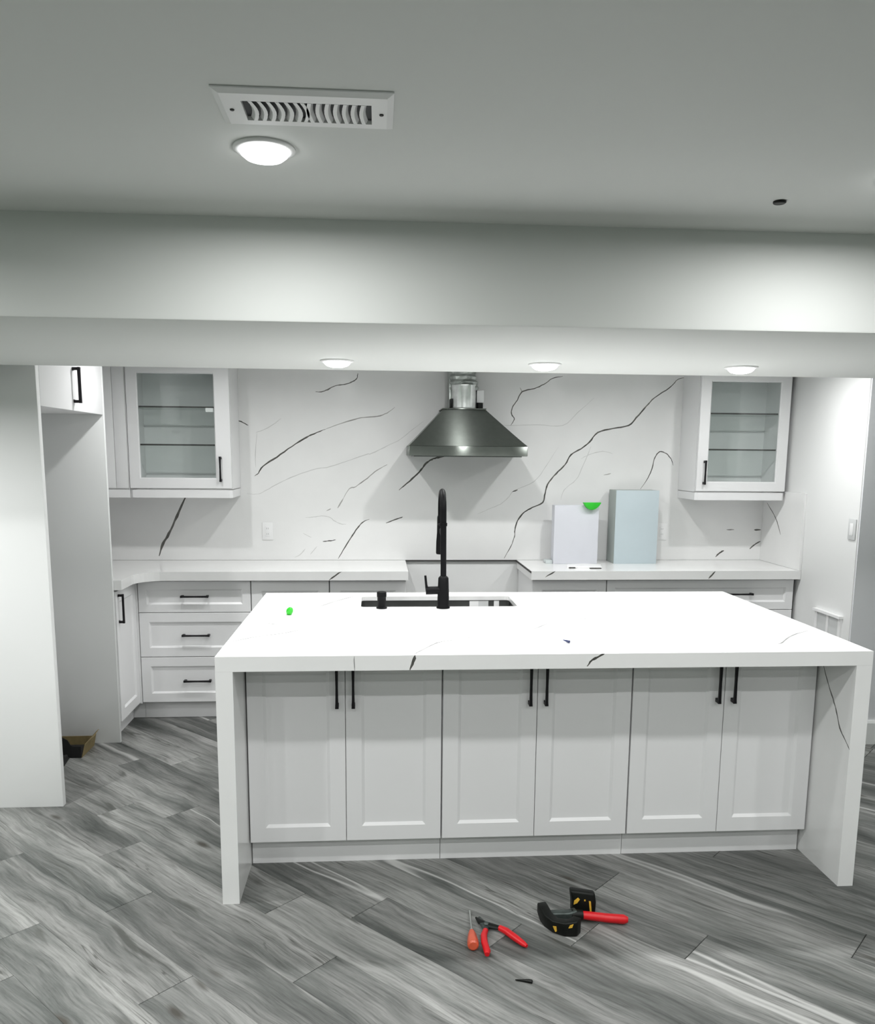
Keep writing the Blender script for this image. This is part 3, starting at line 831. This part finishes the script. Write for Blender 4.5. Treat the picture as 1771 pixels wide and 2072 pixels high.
MB().box(-1.81, YU + 0.004, ZU, -1.507, YU + 0.026, 1.393).box(-1.81, YG + 0.03, ZU, -1.785, YU + 0.003, 1.393).build('light_rail', 'cabinet', t)

# ------------------------------------------------------------------ range hood
hx0, hx1, hy0 = 0.185, 0.903, 5.041
hd = thing('range_hood', 'brushed steel pyramid range hood with an exposed foil duct', 'range hood', (0.54, 5.3, 1.612))
yb = YS - 0.002
MB().rings([[(hx0, hy0, 1.612), (hx1, hy0, 1.612), (hx1, yb, 1.612), (hx0, yb, 1.612)],
            [(hx0, hy0, 1.670), (hx1, hy0, 1.670), (hx1, yb, 1.670), (hx0, yb, 1.670)]]).build('rim', 'steel', hd, bevel=0.0025)
mb = MB()
rg = []
for k in range(9):
    f = k / 8
    g = f ** 0.97
    a, b = hx0 + (0.405 - hx0) * g, hx1 + (0.668 - hx1) * g
    rg.append([(a, hy0 + (5.245 - hy0) * g, 1.671 + 0.226 * f), (b, hy0 + (5.245 - hy0) * g, 1.671 + 0.226 * f), (b, yb, 1.671 + 0.226 * f), (a, yb, 1.671 + 0.226 * f)])
mb.rings(rg).build('canopy', 'steel', hd)
MB().box(0.397, 5.235, 1.8975, 0.672, yb, 1.904).build('top_flange', 'steel', hd, bevel=0.001)
MB().box(hx0 + 0.03, hy0 + 0.03, 1.606, hx1 - 0.03, yb - 0.03, 1.6115).build('filter_panel', 'sink', hd)
MB().lathe([(0.082, 1.9045), (0.076, 1.912), (0.076, 2.045), (0.078, 2.050), (0.070, 2.052)], (0.540, 5.335, 0), n=28).build('duct_pipe', 'galv', hd, smooth=True)
mb = MB()
rgs = []
rnd = random.Random(4)
for k in range(14):
    f = k / 13
    z = 2.02 + f * (ZC - 0.003 - 2.02)
    cx = 0.548 - 0.03 * f; cy = 5.365 + 0.02 * f
    ring = []
    for i in range(20):
        a = 2 * math.pi * i / 20
        r = (0.089 - 0.008 * f + (0.0035 if k % 2 else -0.0035)) * (1 + rnd.uniform(-0.05, 0.05))
        ring.append((cx + r * math.cos(a), cy + r * math.sin(a), z))
    rgs.append(ring)
mb.rings(rgs).build('flexible_duct', 'foil', hd)
MB().box(0.452, 5.375, 1.9045, 0.474, yb, 2.235).build('wall_bracket', 'foil', hd)
bx = MB().box(0.622, 5.335, 1.944, 0.668, 5.42, 2.022).build('junction_box', 'plastic_grey', hd, bevel=0.004)
MB().lathe([(0.020, 1.9045), (0.022, 1.912), (0.022, 1.9435)], (0.645, 5.372, 0), n=16).build('cable_gland', 'rubber', hd, smooth=True)
MB().box(0.452, 5.31, 1.912, 0.468, 5.373, 1.966).build('fixing_clip', 'rubber', hd, bevel=0.003)

# ------------------------------------------------------------------ things on the counter and walls
bx = thing('white_carton', 'white flat carton standing on the counter against the backsplash', 'box', (1.28, 5.36, ZT))
MB().box(1.138, 5.318, ZT, 1.430, 5.40, 1.301).build('carton', 'white_card', bx, bevel=0.003)
MB().box(1.092, 5.330, ZT, 1.1365, 5.42, ZT + 0.022).build('loose_flap', 'film', bx, bevel=0.002)
bx = thing('blue_carton', 'taller pale blue carton standing on the counter by the right outlet', 'box', (1.69, 5.37, ZT))
MB().box(1.541, 5.322, ZT, 1.826, 5.326, 1.400).build('front_panel', 'blue_card', bx, bevel=0.001)
MB().box(1.541, 5.3263, ZT, 1.826, 5.49, 1.399).build('body', 'grey_card', bx, bevel=0.002)
mb = MB()
arc = [(1.318 + 0.118 * k / 10, 1.322 - 0.048 * math.sin(math.pi * (k / 10) ** 0.95) ** 0.75) for k in range(11)]
front = [(x, z) for x, z in arc]
mb.rings([[(x, y, z) for x, z in front] for y in (5.285, 5.317)])
tag(mb.build('green_wedge', 'green', bevel=0.003), 'green half-moon plastic wedge clipped on the white carton', 'wedge')
mb = MB()
pl = [(1.185, 5.12), (1.40, 5.09), (1.425, 5.20), (1.32, 5.25), (1.21, 5.22)]
mb.rings([[(x, y, ZT + 0.0005) for x, y in pl], [(x, y, ZT + 0.009) for x, y in pl], [(1.30 + (x - 1.30) * .97, 5.17 + (y - 5.17) * .97, ZT + 0.012) for x, y in pl]])
tag(mb.build('folded_paper', 'plastic'), 'folded white paper lying on the counter before the cartons', 'paper')
tag(MB().box(1.195, 5.098, ZT + 0.0003, 1.235, 5.114, ZT + 0.006).build('dark_edge_strip', 'near_black', bevel=0.002),  # thin dark strips along the near edge of the paper
    'short thin black strip at the left edge of the folded white paper', 'strip')
tag(MB().box(1.32, 5.074, ZT + 0.0003, 1.395, 5.087, ZT + 0.006).build('dark_edge_strip', 'near_black', bevel=0.002),
    'longer thin black strip at the right edge of the folded white paper', 'strip')

def outlet(x, z, label):
    t = thing('wall_outlet', label, 'outlet', (x, YS, z), 'outlets on the backsplash')
    MB().box(x - 0.035, YS - 0.006, z - 0.058, x + 0.035, YS - 0.0002, z + 0.058).build('cover_plate', 'plastic', t, bevel=0.003)
    MB().box(x - 0.0165, YS - 0.0085, z - 0.034, x + 0.0165, YS - 0.0055, z + 0.034)  .build('socket_insert', 'plastic', t, bevel=0.001)
    for dz in (0.018, -0.018):
        MB().box(x - 0.006, YS - 0.0089, z + dz - 0.005, x - 0.0045, YS - 0.0086, z + dz + 0.005).box(x + 0.0045, YS - 0.0089, z + dz - 0.005, x + 0.006, YS - 0.0086, z + dz + 0.005).build('socket_slots', 'gap', t)
outlet(-0.725, 1.113, 'white double outlet on the backsplash left of the hood')
outlet(1.922, 1.115, 'white double outlet peeking out behind the pale blue carton')
t = thing('light_switch', 'white light switch plate near the edge of the right wall', 'switch', (XR, 4.43, 1.225))
MB().box(XR - 0.007, 4.412, 1.168, XR - 0.0002, 4.485, 1.283).build('cover_plate', 'plastic_grey', t, bevel=0.002)
MB().box(XR - 0.010, 4.432, 1.192, XR - 0.0065, 4.465, 1.259).build('rocker', 'plastic', t, bevel=0.001)
t = thing('wall_vent', 'white two-panel vent cover low on the right wall', 'vent', (XR, 4.615, 0.6))
MB().box(XR - 0.02, 4.475, 0.46, XR - 0.0002, 4.755, 0.480).box(XR - 0.026, 4.468, 0.712, XR - 0.0002, 4.762, 0.727).box(XR - 0.012, 4.475, 0.48, XR - 0.0002, 4.500, 0.712) \
    .box(XR - 0.012, 4.730, 0.48, XR - 0.0002, 4.755, 0.712).box(XR - 0.012, 4.603, 0.48, XR - 0.0002, 4.625, 0.712).build('frame', 'plastic', t)
for y0, y1 in ((4.5005, 4.6025), (4.6255, 4.7295)):
    MB().box(XR - 0.006, y0, 0.481, XR - 0.0002, y1, 0.711).build('panel', 'plastic_grey', t)

# ------------------------------------------------------------------ ceiling fittings
vt = thing('ceiling_vent', 'white metal ceiling vent with curved louvres beside the recessed light', 'vent', (-0.122, 1.63, ZC))
ox0, ox1, oy0, oy1 = -0.240, -0.010, 1.598, 1.684
vx0, vx1, vy0, vy1 = -0.286, 0.030, 1.556, 1.716
mb = MB()
def rr4(a, z): return [(vx0 + a, vy0 + a, z), (vx1 - a, vy0 + a, z), (vx1 - a, vy1 - a, z), (vx0 + a, vy1 - a, z)]
op = lambda z: [(ox0, oy0, z), (ox1, oy0, z), (ox1, oy1, z), (ox0, oy1, z)]
mb.rings([rr4(0, ZC - 0.0005), rr4(0, ZC - 0.003), rr4(0.012, ZC - 0.008), op(ZC - 0.008), op(ZC - 0.0008)], cap=False)
mb.build('frame', 'plastic', vt)
MB().box(ox0, oy0, ZC - 0.0008, ox1, oy1, ZC - 0.0003).build('dark_opening', 'dark_void', vt)
ns = 14
for k in range(ns):
    x = ox0 + (k + 0.75) * (ox1 - ox0) / (ns + 0.5)
    tilt = -0.007 if k < 6 else (0.0 if k == 6 else 0.006)
    mb = MB(); rs = []
    for i in range(7):
        f = i / 6
        bow = 0.007 * math.sin(math.pi * f) * (1 if k < 7 else -0.6)
        y = oy0 + 0.001 + f * (oy1 - oy0 - 0.002)
        cx = x + bow
        rs.append([(cx - 0.0034 - tilt * .5, y, ZC - 0.0082), (cx + 0.0034 - tilt * .5, y, ZC - 0.0082), (cx + 0.0022 + tilt * .5, y, ZC - 0.0016), (cx - 0.0022 + tilt * .5, y, ZC - 0.0016)])
    mb.rings(rs).build('slat', 'plastic', vt)
for x in (-0.261, 0.008):
    MB().lathe([(0.0035, ZC - 0.0098), (0.0042, ZC - 0.0085), (0.0042, ZC - 0.0078)], (x, 1.637, 0), n=12).build('screw', 'rubber', vt, smooth=True)
o = MB().lathe([(0.013, ZC - 0.006), (0.0155, ZC - 0.004), (0.0155, ZC - 0.0003)], (0.983, 2.093, 0), n=20).build('ceiling_hole', 'rubber', smooth=True)  # black disc standing in for the dark inside of a small hole
tag(o, 'small black disc drawn as a dark hole in the bare ceiling', 'cutout')

def pot_light(x, y, z, label, watts, group=None, r=0.052, spread=168):
    t = thing('recessed_light', label, 'light', (x, y, z), group)
    MB().lathe([(r, z - 0.0004), (r + 0.012, z - 0.0004), (r + 0.012, z - 0.003), (r + 0.008, z - 0.006), (r, z - 0.006)], (x, y, 0), n=32, cap=False).build('trim_ring', 'plastic', t, smooth=True)
    MB().lathe([(r - 0.0005, z - 0.0008), (r - 0.0005, z - 0.006), (r * 0.92, z - 0.013), (r * 0.75, z - 0.020), (r * 0.45, z - 0.0245), (0.004, z - 0.026)], (x, y, 0), n=32).build('diffuser', 'lamp', t, smooth=True)
    ld = bpy.data.lights.new('lamp_light', 'AREA')
    ld.shape = 'DISK'; ld.size = 0.062
    ld.energy = watts; ld.color = LAMP_COLOR
    ld.spread = math.radians(spread)
    lo = bpy.data.objects.new('lamp_light', ld)
    col.objects.link(lo)
    lo.parent = t
    lo.location = (0, 0, -0.0275)
    return t
pot_light(-0.232, 1.851, ZC, 'lit recessed light in the ceiling beside the vent', LAMP_W['front'], 'recessed ceiling lights', spread=180)
pot_light(1.185, 1.90, ZC, 'lit recessed light at the right edge of the ceiling', LAMP_W['front'], 'recessed ceiling lights', spread=180)
for x, w in ((-1.65, 16.0), (2.6, 10.0)):
    pot_light(x, 1.86, ZC, 'recessed ceiling light out of view beside the camera view', w, 'recessed lights out of view')
for x in (-1.65, -0.232, 1.185, 2.6):
    pot_light(x, 0.79, ZC, 'recessed ceiling light out of view above the camera', LAMP_W['back'], 'recessed lights above the camera')
    pot_light(x, -0.25, ZC, 'recessed ceiling light out of view above the camera', LAMP_W['back'], 'recessed lights above the camera')
    pot_light(x, -1.30, ZC, 'recessed ceiling light out of view above the camera', LAMP_W['back'], 'recessed lights above the camera')
pot_light(-1.95, 2.70, ZB, 'recessed bulkhead light out of view before the white left wall', 32.0, 'recessed bulkhead lights')
for x, lab in ((-0.155, 'lit recessed light in the bulkhead, left of the hood'), (0.647, 'lit recessed light in the bulkhead, right of the hood'),
               (1.432, 'lit recessed light in the bulkhead, near the right glass cabinet')):
    pot_light(x, 3.285, ZB, lab, LAMP_W['bulkhead'], 'recessed bulkhead lights', spread=125)
for x, y in ((-1.07, 4.41), (-0.26, 4.38), (0.57, 4.38), (1.37, 4.38), (2.16, 4.38)):
    pot_light(x, y, ZC, 'recessed light hidden behind the bulkhead over the kitchen aisle', LAMP_W['kitchen'] * (0.75 if x < -1 else 1.0), 'recessed lights behind the bulkhead')

# ------------------------------------------------------------------ tools on the floor
def spin(mb_pts): return mb_pts
t = thing('screwdriver', 'screwdriver with orange-red handle lying on the floor', 'screwdriver', (0.314, 2.56, 0))
a0, ax = Vector((0.308, 2.505, 0.0195)), Vector((0.014, 0.236, -0.013))
mb = MB(); rs = []
ad = ax.normalized(); s1 = ad.cross(Vector((0, 0, 1))).normalized(); s2 = s1.cross(ad)
for h, r in ((0.0, 0.013), (0.004, 0.0178), (0.012, 0.0192), (0.03, 0.0186), (0.075, 0.0142), (0.092, 0.0100), (0.098, 0.0078)):
    rs.append([a0 + ad * h + (s1 * math.cos(2 * math.pi * i / 24) + s2 * math.sin(2 * math.pi * i / 24)) * r * (1 - (0.07 if (i // 2) % 2 else 0) * (h > 0.01)) for i in range(24)])
mb.rings(rs).build('grip', 'amber', t, smooth=True)
MB().lathe([(0.0, 0.0975), (0.0068, 0.098), (0.0068, 0.106), (0.0035, 0.108), (0.0033, 0.215), (0.0045, 0.222), (0.0040, 0.236), (0.001, 0.238)], a0, ad, n=12).build('blade', 'chrome', t, smooth=True)

t = thing('pliers', 'open pliers with red grips lying on the floor', 'pliers', (0.375, 2.62, 0))
MB().tube([(0.362, 2.607, 0.012), (0.352, 2.575, 0.013), (0.349, 2.53, 0.013), (0.352, 2.485, 0.012), (0.349, 2.468, 0.012)], [0.0095, 0.011, 0.0115, 0.0115, 0.008], 12, flat=0.95).build('grip', 'red', t, smooth=True)
MB().tube([(0.412, 2.615, 0.014), (0.432, 2.592, 0.015), (0.456, 2.553, 0.014), (0.478, 2.52, 0.012), (0.487, 2.508, 0.011)], [0.0105, 0.0125, 0.0125, 0.010, 0.006], 12, flat=0.95).build('grip', 'red', t, smooth=True)
MB().tube([(0.352, 2.700, 0.006), (0.354, 2.668, 0.010), (0.364, 2.635, 0.012), (0.364, 2.606, 0.012)], [0.004, 0.010, 0.015, 0.009], 10, flat=0.6).build('jaw', 'toolsteel', t, smooth=True)
MB().tube([(0.340, 2.698, 0.006), (0.350, 2.662, 0.011), (0.376, 2.632, 0.014), (0.413, 2.614, 0.014)], [0.004, 0.011, 0.014, 0.010], 10, flat=0.7).build('jaw', 'rubber', t, smooth=True)
MB().lathe([(0.010, 0.0), (0.010, 0.022), (0.007, 0.025), (0.0, 0.025)], (0.368, 2.634, 0.0), n=16).build('pivot', 'toolsteel', t, smooth=True)

t = thing('hand_clamp', 'black and yellow hand clamp with red handle lying on the floor', 'clamp', (0.69, 2.66, 0))
def slab_path(pts, w, name, mk, parent, h0=0.0):
    """standing curved plate: points (x, y, bottom, top), thickness w"""
    mb = MB(); rs = []
    P = [Vector((p[0], p[1])) for p in pts]
    for i, p in enumerate(pts):
        d = (P[min(i + 1, len(P) - 1)] - P[max(i - 1, 0)]).normalized()
        n_ = Vector((-d.y, d.x)) * w / 2
        rs.append([(p[0] - n_.x, p[1] - n_.y, p[2]), (p[0] + n_.x, p[1] + n_.y, p[2]), (p[0] + n_.x, p[1] + n_.y, p[3]), (p[0] - n_.x, p[1] - n_.y, p[3])])
    return mb.rings(rs).build(name, mk, parent, bevel=w * 0.22, segs=3)
slab_path([(0.572, 2.700, 0.022, 0.058), (0.577, 2.672, 0.004, 0.056), (0.586, 2.640, 0.0, 0.046), (0.604, 2.608, 0.0, 0.044), (0.634, 2.585, 0.0, 0.050), (0.664, 2.583, 0.0, 0.056), (0.676, 2.600, 0.0, 0.058)], 0.034, 'jaw', 'rubber', t)
slab_path([(0.588, 2.672, 0.0, 0.036), (0.620, 2.665, 0.0, 0.040), (0.660, 2.660, 0.0, 0.042), (0.690, 2.668, 0.0, 0.046)], 0.03, 'bridge', 'toolsteel', t)
mb = MB()
mb.rings([[(0.682, 2.700, 0.004), (0.766, 2.690, 0.004), (0.770, 2.728, 0.004), (0.686, 2.742, 0.004)],
          [(0.684, 2.702, 0.05), (0.768, 2.692, 0.05), (0.770, 2.728, 0.05), (0.684, 2.742, 0.05)],
          [(0.676, 2.706, 0.092), (0.764, 2.698, 0.082), (0.768, 2.728, 0.082), (0.678, 2.742, 0.092)]]).build('jaw', 'rubber', t, bevel=0.008, segs=3)
MB().tube([(0.672, 2.663, 0.026), (0.712, 2.662, 0.026)], [0.019, 0.017], 14).build('ferrule', 'rubber', t, smooth=True)
MB().tube([(0.706, 2.662, 0.025), (0.74, 2.656, 0.023), (0.80, 2.646, 0.019), (0.852, 2.638, 0.0175), (0.866, 2.636, 0.0165)], [0.0140, 0.0150, 0.0158, 0.0165, 0.0100], 16).build('handle', 'red', t, smooth=True)
def badge(pts, n_, name='yellow_mark'):
    n_ = Vector(n_).normalized() * 0.0015
    mb = MB()
    mb.rings([[Vector(p) - n_ for p in pts], [Vector(p) + n_ for p in pts]]).build(name, 'yellow', t)
badge([(0.688, 2.6985, 0.044), (0.690, 2.6985, 0.058), (0.703, 2.697, 0.070), (0.709, 2.6965, 0.064), (0.700, 2.697, 0.050)], (0, -1, 0))
badge([(0.746, 2.692, 0.016), (0.752, 2.6915, 0.016), (0.748, 2.693, 0.056), (0.741, 2.693, 0.058)], (0, -1, 0))
badge([(0.7245, 2.6945, 0.058), (0.729, 2.694, 0.058), (0.729, 2.694, 0.063), (0.7245, 2.6945, 0.063)], (0, -1, 0))
badge([(0.640, 2.5675, 0.034), (0.652, 2.5668, 0.036), (0.656, 2.5668, 0.048), (0.645, 2.567, 0.044)], (0.05, -1, 0))
badge([(0.592, 2.5925, 0.028), (0.602, 2.586, 0.030), (0.604, 2.5845, 0.014), (0.600, 2.587, 0.010)], (-0.55, -0.83, 0))

mb = MB()
mb.rings([[(0.420, 2.345, 0.0005), (0.472, 2.325, 0.0005), (0.477, 2.338, 0.0005), (0.466, 2.345, 0.0005)],
          [(0.421, 2.344, 0.006), (0.470, 2.327, 0.007), (0.474, 2.338, 0.007), (0.465, 2.343, 0.006)]])
tag(mb.build('black_shim', 'rubber', bevel=0.001, segs=1), 'thin black plastic shim lying on the floor nearest the camera', 'shim')

# black carton with open kraft flaps in the fridge opening
t = thing('open_carton', 'black carton with open brown flaps on the floor of the fridge opening', 'box', (-1.7, 4.42, 0))
mb = MB()
bx0, bx1, by0, by1 = -1.90, -1.588, 4.375, 4.575
def wallp(pts, th, name, mk):
    """upright sheet through (x, y) points with per-point top height"""
    m_ = MB(); rs = []
    P = [Vector((p[0], p[1])) for p in pts]
    for i, p in enumerate(pts):
        d = (P[min(i + 1, len(P) - 1)] - P[max(i - 1, 0)]).normalized()
        n_ = Vector((-d.y, d.x)) * th / 2
        rs.append([(p[0] - n_.x, p[1] - n_.y, p[2]), (p[0] + n_.x, p[1] + n_.y, p[2]), (p[0] + n_.x, p[1] + n_.y, p[3]), (p[0] - n_.x, p[1] - n_.y, p[3])])
    m_.rings(rs).build(name, mk, t)
MB().box(bx0, by0, 0.0, bx1, by1, 0.004).build('base', 'blackbag', t)
wallp([(bx0, by0, 0, 0.155), (-1.72, by0, 0, 0.155), (-1.69, by0, 0, 0.12), (-1.655, by0, 0, 0.098), (-1.640, by0, 0, 0.070), (-1.628, by0, 0, 0.064), (bx1, by0, 0, 0.064)], 0.004, 'side', 'blackbag')
wallp([(bx0, by1, 0, 0.052), (bx1, by1, 0, 0.054)], 0.004, 'side', 'kraft')
wallp([(bx0, by0 + 0.003, 0, 0.12), (bx0, by1 - 0.003, 0, 0.12)], 0.004, 'side', 'blackbag')
MB().rings([[(bx1, by0 + 0.002, 0.0), (bx1 + 0.003, by0 + 0.002, 0.0), (bx1 + 0.003, by1 - 0.003, 0.0), (bx1, by1 - 0.003, 0.0)],
            [(bx1 + 0.016, by0 + 0.012, 0.07), (bx1 + 0.019, by0 + 0.012, 0.07), (bx1 + 0.019, by1 - 0.003, 0.08), (bx1 + 0.016, by1 - 0.003, 0.08)],
            [(bx1 + 0.050, by0 + 0.05, 0.100), (bx1 + 0.053, by0 + 0.05, 0.100), (bx1 + 0.053, by1 - 0.06, 0.112), (bx1 + 0.050, by1 - 0.06, 0.112)]]).build('flap', 'kraft', t)
# near corner of the carton folded forward on the floor
mb = MB()
mb.rings([[(-1.90, 4.374, 0.0), (-1.655, 4.374, 0.0), (-1.648, 4.368, 0.0), (-1.615, 4.10, 0.0), (-1.90, 4.10, 0.0)],
          [(-1.90, 4.374, 0.020), (-1.660, 4.374, 0.020), (-1.655, 4.366, 0.014), (-1.640, 4.12, 0.006), (-1.90, 4.10, 0.006)]]).build('folded_flap', 'blackbag', t)
